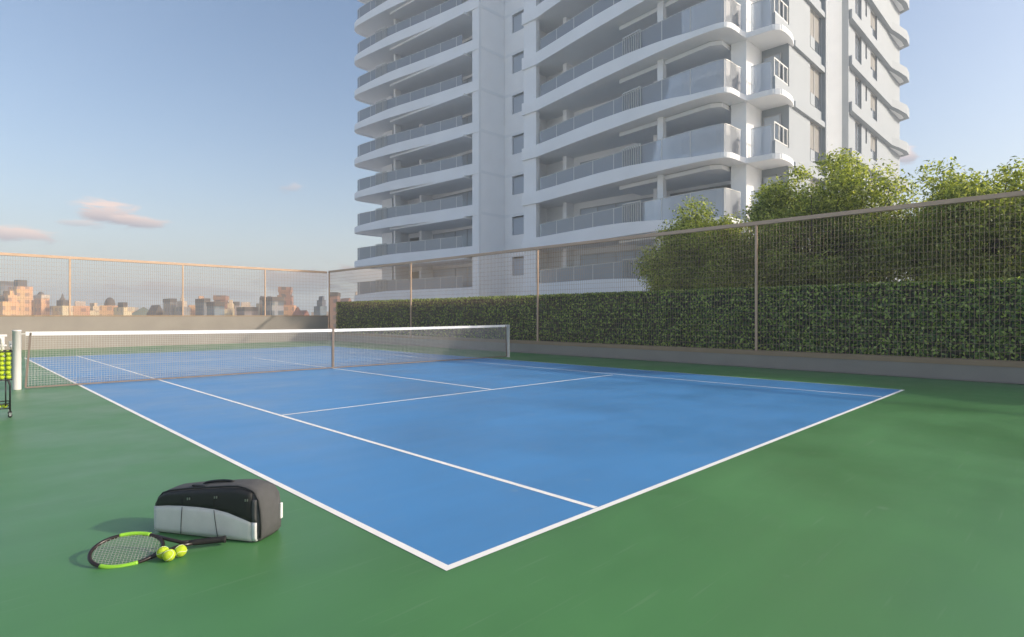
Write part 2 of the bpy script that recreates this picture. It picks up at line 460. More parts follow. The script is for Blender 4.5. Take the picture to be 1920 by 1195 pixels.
# hedge
HX0, HX1, HZ0, HZ1 = 13.98, 14.75, .32, 2.17
hd = empty('clipped_hedge', (14.3, 0, HZ0), label='long clipped dark green hedge behind the low wall and side fence', cat='hedge')
MB().box(HX0+.07-14.3, HX1-.07-14.3, -27.9, 27.6, -.01, HZ1-.08-HZ0).build('twig_core', M['hedge_core'], hd)
def hedge_pts():
    P = []; Nn = []
    y = []
    for y0, y1, dens in ((-27, -3, 170), (-3, 6, 950), (6, 14, 700), (14, 27.7, 480)):
        n = int((y1-y0)*(HZ1-HZ0)*dens)
        yy = RNG.uniform(y0, y1, n); zz = RNG.uniform(HZ0, HZ1, n)
        bump = np.array([mnoise.noise(Vector((a*1.7, b*1.7, 3.1))) for a, b in zip(yy, zz)])
        xx = HX0 + .05 - bump*.05 + RNG.uniform(-.05, .07, n)
        P.append(np.stack([xx, yy, zz], 1)); Nn.append(np.tile([-1., 0, .25], (n,1)))
        n = int((y1-y0)*(HX1-HX0)*dens*.7)
        yy = RNG.uniform(y0, y1, n); xx = RNG.uniform(HX0, HX1, n)
        bump = np.array([mnoise.noise(Vector((a*1.3, b*1.3, 7.7))) for a, b in zip(yy, xx)])
        zz = HZ1 - .03 + bump*.035 + RNG.uniform(-.06, .035, n)
        P.append(np.stack([xx, yy, zz], 1)); Nn.append(np.tile([-.1, 0, 1.], (n,1)))
    n = 900
    P.append(np.stack([RNG.uniform(HX0, HX1, n), 27.68+RNG.uniform(-.05,.05,n), RNG.uniform(HZ0, HZ1, n)], 1)); Nn.append(np.tile([0, 1., .2], (n,1)))
    P = np.concatenate(P); Nn = np.concatenate(Nn)
    return P, unit(Nn + RNG.normal(size=P.shape)*.55)
P, Nn = hedge_pts()
P = P - np.array([14.3, 0, HZ0])
link_mesh('foliage', leaf_mesh('hedge_foliage', P, Nn, .088, .056, [M['hedge_leaf']]), None, hd)

# trees
def tree_meshes(seed, rx, ry, z0, z1, nclump, nleaf):
    rng = np.random.default_rng(seed)
    rnd = random.Random(seed)
    zc = (z0+z1)/2; rz = (z1-z0)/2
    cl = []
    for i in range(nclump):
        while True:
            d = rng.normal(size=3); d /= np.linalg.norm(d)
            if d[2] > -.92: break
        k = rng.uniform(.10, 1.0)**.45 * rng.uniform(.82, 1.0)
        lump = 1 + .09*math.sin(3*math.atan2(d[1], d[0])+seed) + .08*math.sin(5*d[2]+seed*2)
        cl.append((d[0]*rx*k*lump, d[1]*ry*k*lump, zc + d[2]*rz*k*(.92+.08*lump), rng.uniform(.30, .58)*(.8+.4*rx/2)))
    P = []; Nn = []
    for x, y, z, r in cl:
        n = int(nleaf*(r/.45)**2*rng.uniform(.7, 1.2)/nclump)
        d = unit(rng.normal(size=(n,3)))
        rad = r*rng.uniform(.15, 1.0, n)**.5*rng.uniform(.75, 1.18, n)
        p = d*rad[:,None]*np.array([1, 1, .8]) + np.array([x, y, z])
        P.append(p); Nn.append(unit(d*.6 + rng.normal(size=(n,3))*.6 + np.array([0,0,.35])))
    # wispy shoots that break the outline
    for i in range(24):
        x, y, z, r = cl[rng.integers(len(cl))]
        if z < zc - .2*rz: continue
        n = 16; t = np.linspace(0, 1, n)
        dirn = np.array([x*.35+rng.normal()*.35, y*.35+rng.normal()*.35, 1.0]); dirn /= np.linalg.norm(dirn)
        p = np.array([x, y, z]) + dirn*(r*.6 + t*.34)[:,None] + rng.normal(size=(n,3))*.045
        P.append(p); Nn.append(unit(rng.normal(size=(n,3)) + np.array([0,0,.4])))
    P = np.concatenate(P); Nn = np.concatenate(Nn)
    leaves = leaf_mesh('crown_leaves', P, Nn, .115, .050, [M['tree_leaf']], droop=.25, rng=rng)
    mb = MB()
    mb.tube([(0,0,-.05),(.03,.02,.5),(-.04,.05,1.1),(.02,0,zc-.3)], [.13,.10,.085,.06], 10)
    for x, y, z, r in cl[:int(nclump*.6)]:
        s = Vector((0,0, min(z-.2, .4+rnd.random()*(zc-.5))))
        e = Vector((x,y,z)); m_ = (s+e)/2 + Vector((rnd.uniform(-.15,.15), rnd.uniform(-.15,.15), -.12))
        mb.tube([s, m_, e], [.045, .028, .009], 6)
    return leaves, mb.mesh('trunk_and_limbs')
V = [tree_meshes(11, 2.2, 2.2, .3, 4.75, 150, 46000), tree_meshes(23, 2.5, 2.15, .3, 5.85, 190, 60000), tree_meshes(37, 2.4, 2.3, .3, 5.1, 180, 58000)]
for v in V: v[1].materials.append(M['bark'])
def tree(loc, v, rz, s, label, group='row of bushy trees behind the hedge'):
    t = empty('bushy_tree', loc, rz, label, 'tree', group)
    t.scale = (s, s, s)
    link_mesh('crown', V[v][0], None, t); link_mesh('trunk', V[v][1], None, t)
tree((17.0, 7.0, .3), 0, .4, 1.0, 'smallest bushy green tree, at the left end of the row behind the hedge')
tree((17.1, 3.35, .3), 1, 1.2, 1.0, 'bushy green tree whose crown stands against the right facade of the tower')
tree((17.0, -.6, .3), 2, 2.9, 1.0, 'bushy green tree nearest the right edge, its crown against open sky')
tree((17.4, -4.6, .3), 0, 4.0, .9, 'bushy tree of the row just out of view to the right')
for i, (x, y, sc_) in enumerate(((17.2,-8.4,1.0),(17.4,-12.4,.95),(17.3,-16.4,1.0))):
    tree((x, y, .3), (2,0,1)[i], i*1.7, sc_, 'bushy tree further along the row beyond the right edge')

# ------------------------------------------------------------------ apartment tower
TW = empty('apartment_tower', (27, 8.3, -10), label='tall white apartment tower with curved balconies and glass balustrades', cat='apartment tower')
TO = Vector((27, 8.3, -10))
H0, DH = 9.05, 3.15
OUT = [(30,46.3),(26.5,46.3),(25.6,46.1),(25.12,45.3),(25.18,43.9),(25.34,42.2),(25.62,39.8),(26.15,36.5),(26.68,32.8),(27.0,30.17),
       (29.7,30.17),(29.7,25.46),(26.81,25.46),(26.81,24.0),(26.47,22.1),(26.1,20.2),(25.8,18.5),(25.55,17.0),(25.25,15.2),(25.02,13.6),(24.84,12.0),(24.82,10.6),(24.95,10.0),(25.3,9.78),
       (26.7,9.77),(26.83,9.6),(26.86,8.45),(27.2,8.12),(28.5,8.12),(29.4,8.36),(34.2,8.44),(34.2,16.1),(42.1,16.1),(42.1,9.3),(53.2,9.2),(54.6,8.95),(56.2,8.75),(57.5,8.8),(57.9,9.6),(58,46.3)]
def loc3(p): return tuple(Vector(p)-TO)
class TB(MB):
    """tower builder: world x, y and height above the storey's soffit line"""
    def mesh(self, name):
        self.v = [(x-TO.x, y-TO.y, z) for x, y, z in self.v]
        return super().mesh(name)
def inward(path):
    """inward unit normals (mitred) of an open path whose interior lies to its left when walking the listed order"""
    ns = []
    for i in range(len(path)):
        a = Vector(path[max(i-1,0)]); b_ = Vector(path[i]); c_ = Vector(path[min(i+1,len(path)-1)])
        n = Vector((0,0))
        for p, q in ((a,b_),(b_,c_)):
            d = q-p
            if d.length > 1e-6:
                d.normalize(); n += Vector((-d.y, d.x))
        ns.append(n.normalized())
    return ns
def ribbon(mb, path, z0s, z1s, t0, t1):
    """solid strip along a path between inset t0 and t1"""
    ns = inward(path); k = len(path)
    vs = []
    for p, n, a, b_ in zip(path, ns, z0s, z1s):
        o = (p[0]+n.x*t0, p[1]+n.y*t0); i_ = (p[0]+n.x*t1, p[1]+n.y*t1)
        vs += [(o[0],o[1],a),(i_[0],i_[1],a),(i_[0],i_[1],b_),(o[0],o[1],b_)]
    fs = []
    for i in range(k-1):
        a = 4*i; c_ = 4*(i+1)
        for j in range(4):
            l = (j+1) % 4
            fs.append((a+j, a+l, c_+l, c_+j))
    fs += [(3,2,1,0), (4*k-4,4*k-3,4*k-2,4*k-1)]
    mb.add(vs, fs)
def subdiv(path, step=.6):
    out = [path[0]]
    for p, q in zip(path[:-1], path[1:]):
        n = max(1, int(math.hypot(q[0]-p[0], q[1]-p[1])/step))
        for i in range(1, n+1): out.append((p[0]+(q[0]-p[0])*i/n, p[1]+(q[1]-p[1])*i/n))
    return out
LP = [(30,46.3)] + OUT[1:10]           # left bay edge
RP = OUT[12:30]                         # right bay edge, round the corner loggia
def smooth_path(path, it=2):
    for _ in range(it):
        o = [path[0]]
        for p, q in zip(path[:-1], path[1:]):
            o += [(p[0]*.75+q[0]*.25, p[1]*.75+q[1]*.25), (p[0]*.25+q[0]*.75, p[1]*.25+q[1]*.75)]
        o.append(path[-1]); path = o
    return path
LPs = smooth_path(LP, 1); RPs = [RP[0]] + smooth_path(RP[1:], 1)
def lerp(x, xs, ys):
    return float(np.interp(x, xs, ys))
LH = [lerp(p[1], [30, 40, 44, 46.3], [.82, .80, .60, .45]) for p in LPs]
RH = [lerp(p[1], [8, 10, 11.5, 13.5, 16, 18, 25.5], [.27, .27, .30, .55, .74, .80, .82]) for p in RPs]
# shared meshes of one storey
S = {}
b = TB(); b.prism(OUT, .05, .27); S['floor_slab'] = (b.mesh('floor_slab'), M['bwhite'])
b = TB(); ribbon(b, LPs, [0]*len(LPs), LH, -.02, .22); S['balcony_fascia'] = (b.mesh('left_fascia'), M['bwhite'])
b = TB(); ribbon(b, RPs, [0]*len(RPs), RH, -.02, .22); S['balcony_fascia.r'] = (b.mesh('right_fascia'), M['bwhite'])
b = TB(); ribbon(b, [(29.4,8.36),(34.1,8.36)], [0,0], [.30,.30], -.10, .1); S['ledge'] = (b.mesh('ledge'), M['bsunlit'])
b = TB(); WP = [(42.0,9.2),(53.2,9.2),(54.6,8.95),(56.2,8.75),(57.5,8.8),(57.9,9.6),(57.95,13)]
ribbon(b, WP, [0]*7, [.62,.62,.70,.78,.78,.78,.78], -.28, .1); S['ledge.w'] = (b.mesh('wing_ledge'), M['bsunlit'])
# walls of a storey
b = TB()
b.box(29.4, 29.7, 30.46, 42.9, .27, 3.2)                 # left bay rear wall
b.box(27.25, 29.69, 30.19, 30.45, .27, 3.2)              # left bay side wall
b.box(27.6, 30.9, 42.9, 44.6, .27, 3.2)                 # left end block
b.box(26.95, 27.55, 41.4, 41.65, .27, 3.2)              # partition fins
b.box(28.2, 29.4, 39.2, 39.5, .27, 3.2)
b.box(29.7, 29.95, 25.6, 30.19, .27, 1.75)              # core spandrel
b.box(29.7, 29.95, 29.35, 30.19, 1.75, 3.2)
b.box(29.0, 29.3, 10.6, 25.1, .27, 3.2)                 # right bay rear wall
b.box(27.3, 29.6, 25.1, 25.42, .27, 3.2)                # right bay side wall
b.box(27.8, 29.0, 15.4, 15.65, .27, 3.2)                # dividing wall behind bar railing
b.box(28.2, 29.0, 22.6, 22.9, .27, 3.2)
b.box(27.0, 30.3, 9.8, 10.6, .27, 3.2)                  # corner pier
b.box(29.5, 34.2, 10.2, 10.5, .27, 3.2)
b.box(57.3, 57.6, 11, 46, .27, 3.2)
b.box(30.9, 57.3, 44.3, 44.6, .27, 3.2)
S['wall'] = (b.mesh('storey_wall'), M['bwall'])
b = TB()
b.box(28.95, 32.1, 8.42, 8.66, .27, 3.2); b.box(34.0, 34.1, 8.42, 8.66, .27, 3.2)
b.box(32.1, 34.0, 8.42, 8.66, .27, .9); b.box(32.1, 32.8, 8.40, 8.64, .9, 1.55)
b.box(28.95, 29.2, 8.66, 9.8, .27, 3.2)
S['wall.s'] = (b.mesh('south_wall'), M['bsunlit'])
b = TB()
for x0, x1 in ((41.95,44.05),(45.65,46.7),(47.1,48.1),(50.0,57.6)): b.box(x0, x1, 9.26, 9.5, .27, 3.2)
b.box(46.7,47.1,9.26,9.5,.27,2.0); b.box(48.1,50.0,9.26,9.5,.27,1.2); b.box(48.1,48.75,9.28,9.48,1.2,1.7)
b.box(44.05,45.65,9.26,9.5,.27,.7)
S['wall.w'] = (b.mesh('wing_wall'), M['bsunlit'])
b = TB(); b.box(34.05, 34.3, 8.75, 16, .02, 3.17); b.box(34.3, 41.95, 16.0, 16.3, .02, 3.17); b.box(41.95, 42.2, 9.52, 16.3, .02, 3.17); S['wall.n'] = (b.mesh('light_well_wall'), M['bwhite'])
b = TB(); b.box(27.0, 27.25, 30.2, 30.95, .27, 3.2); b.box(27.25, 27.9, 30.45, 30.95, .27, 3.2); S['column'] = (b.mesh('left_column'), M['bwhite'])
b = TB(); b.box(26.95, 27.3, 24.25, 25.42, .27, 3.2); S['column.r'] = (b.mesh('right_column'), M['bwhite'])
b = TB(); b.box(26.0, 26.35, 13.95, 14.3, .27, 3.2); S['column.m'] = (b.mesh('mid_column'), M['bwhite'])
# soffit drops
b = TB(); b.prism([(25.9,11.2),(26.6,17.2),(29.0,17.2),(29.0,10.7),(26.2,10.7)], 2.95, 3.17); S['ceiling_drop'] = (b.mesh('ceiling_drop'), M['bwhite'])
b = TB(); b.prism([(26.6,31.5),(26.0,40.8),(28.2,40.8),(29.4,36),(29.4,31.5)], 3.0, 3.17); S['ceiling_drop.l'] = (b.mesh('ceiling_drop_l'), M['bwhite'])
# glass balustrades, rails and posts
def balustrade(path, t, ztop, zbot, step, key):
    pth = subdiv(path, step)
    g = TB(); ribbon(g, path, [zbot]*len(path), [ztop]*len(path), t, t+.02)
    r_ = TB()
    ns = inward(path)
    pts = [(p[0]+n.x*(t+.01), p[1]+n.y*(t+.01), ztop+.015) for p, n in zip(path, ns)]
    for p, q in zip(pts[:-1], pts[1:]): r_.bar(p, q, .045, .03)
    acc = 0; last = None
    for p, q in zip(pts[:-1], pts[1:]):
        d = math.hypot(q[0]-p[0], q[1]-p[1]); s_ = 0
        while acc + (d-s_) >= step:
            s_ += step-acc; acc = 0
            f_ = s_/d; x = p[0]+(q[0]-p[0])*f_; y = p[1]+(q[1]-p[1])*f_
            r_.box(x-.02, x+.02, y-.025, y+.025, zbot, ztop)
        acc += d-s_
    S['glass_balustrade.'+key] = (g.mesh('glass_'+key), M['glass'])
    S['balustrade_rail.'+key] = (r_.mesh('rail_'+key), M['metal'])
lg = [p for p in LPs if 30.9 < p[1]]
balustrade(lg, .26, 1.72, .27, 1.75, 'l')
rg = [p for p in RPs if p[1] < 24.2 and not (p[0] > 26.7 and p[1] < 8.8) and p[1] > 9.72]
balustrade(rg, .26, 1.72, .27, 1.75, 'r')
balustrade([(26.98, 9.6), (26.98, 8.62)], .1, 1.75, .27, 3, 'c')
b = TB(); b.box(27.1, 28.95, 8.42, 8.56, .27, .95); S['loggia_parapet'] = (b.mesh('loggia_parapet'), M['bsunlit'])
b = TB()
for z in (1.0, 1.85): b.box(27.1, 28.95, 8.46, 8.52, z, z+.06)
for x in (27.1, 27.7, 28.3, 28.85): b.box(x, x+.06, 8.46, 8.52, 1.06, 1.85)
S['loggia_railing'] = (b.mesh('loggia_railing'), M['metal'])
# bar railings
def bars(b, y0, y1, path, n):
    ys = [p[1] for p in path][::-1]; xs = [p[0] for p in path][::-1]
    o = np.argsort(ys); ys = np.array(ys)[o]; xs = np.array(xs)[o]
    pts = []
    for i in range(n):
        y = y0+(y1-y0)*i/(n-1); x = float(np.interp(y, ys, xs))+.19
        b.box(x-.03, x+.03, y-.02, y+.02, .27, 1.80); pts.append((x, y, 1.82))
    b.bar(pts[0], pts[-1], .06, .05)
    return b
S['bar_railing.r'] = (bars(TB(), 15.0, 16.3, RPs, 9).mesh('bar_railing_r'), M['metal'])
S['bar_railing.l'] = (bars(TB(), 40.9, 42.3, LPs, 9).mesh('bar_railing_l'), M['metal'])
# windows : frame + blind + pane
def window(key, axis, a0, a1, z0, z1, p, out, blind=0.0, mull=1):
    """axis 0: wall runs along x at y=p ; axis 1: wall runs along y at x=p ; out = -1 faces negative"""
    fr = TB(); pn = TB(); bl = TB()
    def bx(mb, u0, u1, w0, w1, d0, d1):
        lo, hi = sorted((p+out*d0, p+out*d1))
        if axis == 0: mb.box(u0, u1, lo, hi, w0, w1)
        else: mb.box(lo, hi, u0, u1, w0, w1)
    t = .05
    bx(fr, a0, a0+t, z0, z1, -.02, .05); bx(fr, a1-t, a1, z0, z1, -.02, .05)
    bx(fr, a0+t, a1-t, z0, z0+t, -.02, .05); bx(fr, a0+t, a1-t, z1-t, z1, -.02, .05)
    for i in range(1, mull+1):
        x = a0+(a1-a0)*i/(mull+1); bx(fr, x-.025, x+.025, z0+t, z1-t, -.015, .045)
    bx(pn, a0+t, a1-t, z0+t, z1-t, .0, .012)
    S['window.'+key] = (fr.mesh('frame_'+key), M['bdark'])
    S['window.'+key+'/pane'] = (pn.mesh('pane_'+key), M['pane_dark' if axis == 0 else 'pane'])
    if blind:
        bx(bl, a0+t, a1-t, z1-t-(z1-z0)*blind, z1-t, .014, .022)
        S['window.'+key+'/blind'] = (bl.mesh('blind_'+key), M['blind'])
    if key in ('rb','rm','lb','lc'): return
    bk = TB(); bx(bk, a0-.02, a1+.02, z0-.02, z1+.02, -.6, -.55)
    S['window.'+key+'/room'] = (bk.mesh('room_'+key), M['bgrey'])
window('s', 0, 32.1, 34.0, .9, 3.1, 8.55, -1, .62)
window('wl', 0, 44.05, 45.65, .7, 3.1, 9.4, -1, .0, 1)
window('ws', 0, 46.7, 47.1, 2.0, 3.1, 9.4, -1, .0, 0)
window('w', 0, 48.1, 50.0, 1.2, 3.1, 9.4, -1, .55)
window('core', 1, 25.6, 29.35, 1.75, 3.1, 29.85, -1, .0, 1)
window('rb', 1, 11.0, 15.2, .3, 2.75, 28.98, -1, .35, 2)
window('rm', 1, 16.2, 22.0, .3, 2.75, 28.98, -1, .0, 3)
window('lb', 1, 31.2, 39.0, .3, 2.75, 29.38, -1, .0, 4)
window('lc', 1, 39.8, 42.6, .3, 2.75, 29.38, -1, .3, 1)
window('log', 1, 8.8, 9.7, .4, 2.8, 28.9, -1, .0, 0)
names = {'balcony_fascia':'balcony_fascia'}
KMIN, KMAX = -6, 9
for k in range(KMIN, KMAX+1):
    z = H0 + DH*k - TO.z
    made = {}
    for key, (me, mat) in S.items():
        base = key.split('.')[0]
        if '/' in key:
            if k == KMAX: continue
            par, sub = key.split('/')
            o = link_mesh('room_wall' if sub == 'room' else ('window_pane' if sub == 'pane' else sub), me, mat, made[par])
        else:
            if k == KMAX and base not in ('floor_slab', 'balcony_fascia', 'ledge'): continue
            o = link_mesh(base, me, mat, TW); o.location = (0, 0, z); made[key] = o
b = MB(); zt = (KMAX-KMIN)*DH
o = MB().box(0,.26,0,.5,0,1).build('facade_fin', M['bsunlit'], TW)
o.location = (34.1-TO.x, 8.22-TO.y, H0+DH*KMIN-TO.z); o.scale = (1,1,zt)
o = MB().box(0,.12,0,.4,0,1).build('facade_fin', M['bsunlit'], TW)
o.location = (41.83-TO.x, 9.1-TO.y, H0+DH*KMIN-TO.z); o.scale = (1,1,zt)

# ------------------------------------------------------------------ far city
CAMP = Vector((-1.947, -2.460, 1.386)); YAW = .783; FPX = 1077.6; HV = 592.4
def ray(u):
    a = (u-960)/FPX
    return Vector((math.sin(YAW)+a*math.cos(YAW), math.cos(YAW)-a*math.sin(YAW), 0))
CF = {
 'peach': facade_mat('peach_facade', (.98,.54,.24), (.42,.24,.15), 3.4, 3.3, .5),
 'salmon': facade_mat('salmon_facade', (.95,.50,.25), (.38,.20,.14), 4.2, 3.2, .45),
 'cream': facade_mat('cream_facade', (.94,.70,.40), (.46,.34,.23), 3.8, 3.2, .42),
 'slate': facade_mat('slate_facade', (.26,.25,.25), (.12,.12,.13), 3.2, 3.3, .6),
 'grey': facade_mat('grey_facade', (.44,.38,.34), (.2,.19,.19), 4.0, 3.2, .55),
 'stripe': facade_mat('striped_facade', (.40,.37,.36), (.11,.12,.13), 60, 3.6, .98),
 'brown': facade_mat('brown_facade', (.50,.24,.14), (.12,.08,.07), 3.6, 3.2, .5),
 'teal': facade_mat('teal_facade', (.26,.29,.31), (.12,.15,.17), 3.0, 3.3, .6),
 'mauve': facade_mat('mauve_facade', (.42,.32,.29), (.2,.16,.15), 3.6, 3.2, .5),
}
CR = {'dark': plain('city_dark_roof', (.10,.075,.06), .8, .2, .2), 'red': plain('city_tile_roof', (.38,.15,.09), .8, .2, .2),
      'pale': plain('city_pale_roof', (.55,.44,.34), .8, .15, .2), 'green': plain('city_green_roof', (.16,.19,.14), .8, .15, .2)}
ROOFNAME = {'box':'roof_block', 'dome':'dome_roof', 'spire':'spire_roof', 'gable':'gable_roof', 'tanks':'roof_tank', 'crown':'crown_roof', 'step':'upper_storeys', 'flat':'parapet'}
def city(u0, u1, vtop, D, fac, roof, rcol, label, roof_h=.16, yaw=0.0, vshoulder=None):
    uc = (u0+u1)/2; r_ = ray(uc); d = D*.42
    p = CAMP + r_*d
    W = (u1-u0)*d/FPX
    Ht = CAMP.z + (HV-vtop)*d/FPX + 10
    ang = -math.atan2(r_.x, r_.y) + yaw
    wx = W/(abs(math.cos(yaw))+.5*abs(math.sin(yaw))); dep = max(8, wx*.8)
    rr = Ht*roof_h if roof not in ('flat',) else 1.2
    hb = Ht - rr
    t = empty('city_building', (p.x, p.y, -10), ang, label, 'building', 'city buildings on the skyline')
    MB().box(-wx/2, wx/2, 0, dep, 0, hb).build('wall', CF[fac], t)
    b = MB(); m_ = CR.get(rcol) or CF[rcol]
    if roof == 'box': b.box(-wx*.28, wx*.28, dep*.25, dep*.75, hb, Ht)
    elif roof == 'flat': b.box(-wx*.52, wx*.52, -.3, dep+.3, hb, Ht)
    elif roof == 'dome': lathe(b, [(wx*.40*math.cos(a), hb + rr*math.sin(a)) for a in np.linspace(0, math.pi/2-.02, 7)], 14, (0, dep/2, 0))
    elif roof == 'spire':
        b.box(-wx*.3, wx*.3, dep*.2, dep*.8, hb, hb+rr*.45)
        lathe(b, [(wx*.33, hb+rr*.45), (wx*.15, hb+rr*.7), (.1, Ht)], 8, (0, dep/2, 0))
    elif roof == 'gable':
        b.add([(-wx*.54,-.3,hb),(wx*.54,-.3,hb),(wx*.54,dep+.3,hb),(-wx*.54,dep+.3,hb),(0,-.3,Ht),(0,dep+.3,Ht)], [(0,1,4),(2,3,5),(1,2,5,4),(3,0,4,5),(3,2,1,0)])
    elif roof == 'tanks':
        for x in (-.25, .25): lathe(b, [(0,hb),(wx*.2,hb),(wx*.2,Ht-.6),(wx*.14,Ht),(0,Ht)], 12, (x*wx, dep/2, 0))
    elif roof == 'crown':
        b.box(-wx*.36, wx*.36, dep*.1, dep*.9, hb, hb+rr*.55); b.box(-wx*.28, wx*.28, dep*.15, dep*.85, hb+rr*.55, hb+rr*.72); b.box(-wx*.32, wx*.32, dep*.12, dep*.88, hb+rr*.72, Ht)
    elif roof == 'step':
        b.box(-wx*.1, wx*.46, dep*.1, dep*.9, hb, hb+rr*.6); b.box(wx*.08, wx*.36, dep*.2, dep*.8, hb+rr*.6, Ht)
    b.build(ROOFNAME[roof], m_, t)
    return t
CB = [
 (3,26,528,520,'slate','flat','dark','dark slate tower at the left edge behind a peach block'),
 (25,33,529,560,'salmon','flat','pale','slim pink tower between the slate tower and the tallest peach tower'),
 (7,34,545,430,'peach','step','peach','stepped peach block in front of the dark slate tower'),
 (-22,5,556,430,'grey','flat','dark','grey block cut by the left edge of the photo'),
 (33,60,525,500,'peach','box','dark','tallest peach tower near the left edge with a dark roof box'),
 (61,81,546,470,'peach','dome','dark','peach tower with a brown domed roof'),
 (78,92,553,455,'salmon','flat','pale','lower flat salmon block joined right of the brown-domed tower'),
 (94,116,574,520,'mauve','flat','dark','low mauve roofs between the domed tower and the spired tower'),
 (118,136,550,450,'cream','spire','dark','slim tower with a pointed dark roof by the leftmost fence post'),
 (137,166,565,480,'salmon','box','pale','wide low salmon block right of the spired tower'),
 (168,188,568,520,'cream','step','cream','pale cream pair of blocks left of the round-roofed tower'),
 (188,213,557,450,'peach','dome','dark','peach tower with a dark rounded roof in the left half of the skyline'),
 (213,224,579,520,'mauve','gable','dark','small dark gabled house right of the dark-round-roofed tower'),
 (221,233,571,470,'peach','flat','pale','slim low peach block beside the white-topped block'),
 (232,247,567,430,'cream','box','dark','narrow cream block with a dark top in the low part of the skyline'),
 (247,292,576,520,'grey','gable','green','wide low building with a grey-green pitched roof'),
 (290,308,572,480,'mauve','gable','dark','grey gabled building between the green roof and the low cream houses'),
 (306,322,580,470,'cream','flat','pale','low cream houses just left of the slim grey slab'),
 (319,331,560,450,'grey','flat','dark','slim grey slab left of the second fence post'),
 (328,343,559,500,'cream','step','cream','cream stepped block half hidden by the second fence post'),
 (343,357,552,440,'grey','spire','pale','grey tower with a pale peak right of the second fence post'),
 (356,386,555,480,'salmon','step','salmon','pink stepped building between the pale-peaked tower and the brown-crowned block'),
 (382,394,560,420,'slate','flat','dark','dark slab directly left of the brown-crowned block'),
 (392,428,554,460,'brown','crown','brown','red-brown block with a wide crown behind the teal front'),
 (402,421,566,380,'teal','flat','dark','teal-grey block standing before the red-brown crowned block'),
 (420,434,562,440,'cream','step','cream','narrow cream stack at the right side of the red-brown block'),
 (440,449,566,470,'mauve','flat','dark','slim mauve tower alone in the gap before the third fence post'),
 (447,476,567,520,'cream','box','pale','wide cream building behind the slim mauve tower'),
 (458,484,576,430,'mauve','flat','dark','low wide mauve block with a long flat roof'),
 (480,507,555,450,'grey','tanks','dark','grey-blue tower with two dark round tanks on top at the third fence post'),
 (500,510,562,430,'salmon','flat','pale','narrow pink strip block right of the tank-topped tower'),
 (514,551,538,480,'peach','crown','brown','largest peach building with a brown crown, right of the third fence post'),
 (509,533,557,400,'stripe','flat','dark','grey block with horizontal stripes before the brown-crowned peach building'),
 (550,568,575,450,'mauve','gable','red','low pinkish house with a red pitched roof right of the peach crown'),
 (566,584,582,470,'salmon','gable','red','small orange-roofed house sloping down right of the pinkish house'),
 (584,600,586,520,'cream','flat','pale','lowest cream block in the gap before the fence corner'),
 (600,613,555,420,'teal','step','slate','dark teal tower just left of the fence corner post'),
 (617,633,548,430,'brown','flat','dark','brown-grey tower just right of the fence corner post'),
 (643,668,559,470,'salmon','gable','red','low red-roofed building between the brown-grey tower and the twin-domed tower'),
 (668,686,547,520,'cream','flat','pale','pale plain block left of the twin-domed tower'),
 (684,715,528,440,'salmon','tanks','brown','pinkish tower with two round rooftop domes seen left of the apartment tower'),
]
for i, c in enumerate(CB):
    u0, u1, vt, D, fa, rf, rc, lb = c
    city(u0, u1, vt, D, fa, rf, rc, lb, roof_h={'dome':.16,'spire':.22,'crown':.30,'step':.18,'box':.10,'tanks':.14,'gable':.22,'flat':.1}[rf], yaw=[.25,-.12,.35,.05,.3,-.2][i % 6])

# continuous low row at the foot of the skyline
rh = random.Random(12)
u = -18.0
while u < 612:
    wd = rh.uniform(9, 22)
    city(u, u+wd, rh.uniform(576, 586), rh.uniform(540, 640), rh.choice(['peach','salmon','cream','cream','peach','grey','mauve']), rh.choice(['flat','flat','box','gable','step']), rh.choice(['pale','red','dark','cream','peach']), 'small low house in the continuous warm-lit row at the foot of the skyline', roof_h=.12, yaw=rh.uniform(-.3,.3))
    u += wd*rh.uniform(.8, 1.15)
# ------------------------------------------------------------------ tennis bag
BL = Vector((-.965, 1.785, 0)); BR = Vector((-.555, 1.105, 0))
bx_ = (BR-BL).normalized(); BLEN = (BR-BL).length
bag = empty('racket_bag', BL, math.atan2(bx_.y, bx_.x), 'grey and black padded racket bag standing on the green floor by the sideline', 'sports bag')
# profile in (x along the bag, z)
PROF = [(.02,.004),(.0,.03),(-.004,.10),(.006,.165),(.028,.222),(.062,.258),(.12,.277),(.25,.298),(.40,.316),(.55,.334),(.63,.340),(.69,.330),(.742,.312),(.776,.262),(.789,.18),(.793,.09),(.788,.03),(.768,.004)]
PROF = [(x*BLEN/.79, z) for x, z in PROF]
def loft(prof, sections):
    """sections: list of (y, inset, dz) -> skin of shrunken profiles"""
    cx = sum(p[0] for p in prof)/len(prof); n = len(prof)
    vs = []; fs = []
    for y, ins, top in sections:
        for x, z in prof:
            sx = 1-ins/(BLEN/2); 
            vs.append((cx+(x-cx)*sx, y, .004+(z-.004)*(1-ins*1.6/.33)+top))
    for i in range(len(sections)-1):
        for k in range(n):
            l = (k+1) % n
            fs.append((i*n+l, i*n+k, (i+1)*n+k, (i+1)*n+l))
    fs.append(tuple(range(n))); fs.append(tuple((len(sections)-1)*n+k for k in range(n-1,-1,-1)))
    return vs, fs
BT = .215
SECT = [(-.012,.030,0),(-.002,.012,0),(.016,.002,0),(.04,0,0),(.12,-.003,.0),(BT-.05,.004,0),(BT-.012,.012,0),(BT,.026,0)]
mb = MB(); mb.add(*loft(PROF, SECT), smooth=True)
body = mb.build('body', M['bag_grey'], bag)
for p in body.data.polygons:
    if len(p.vertices) > 4: p.use_smooth = False
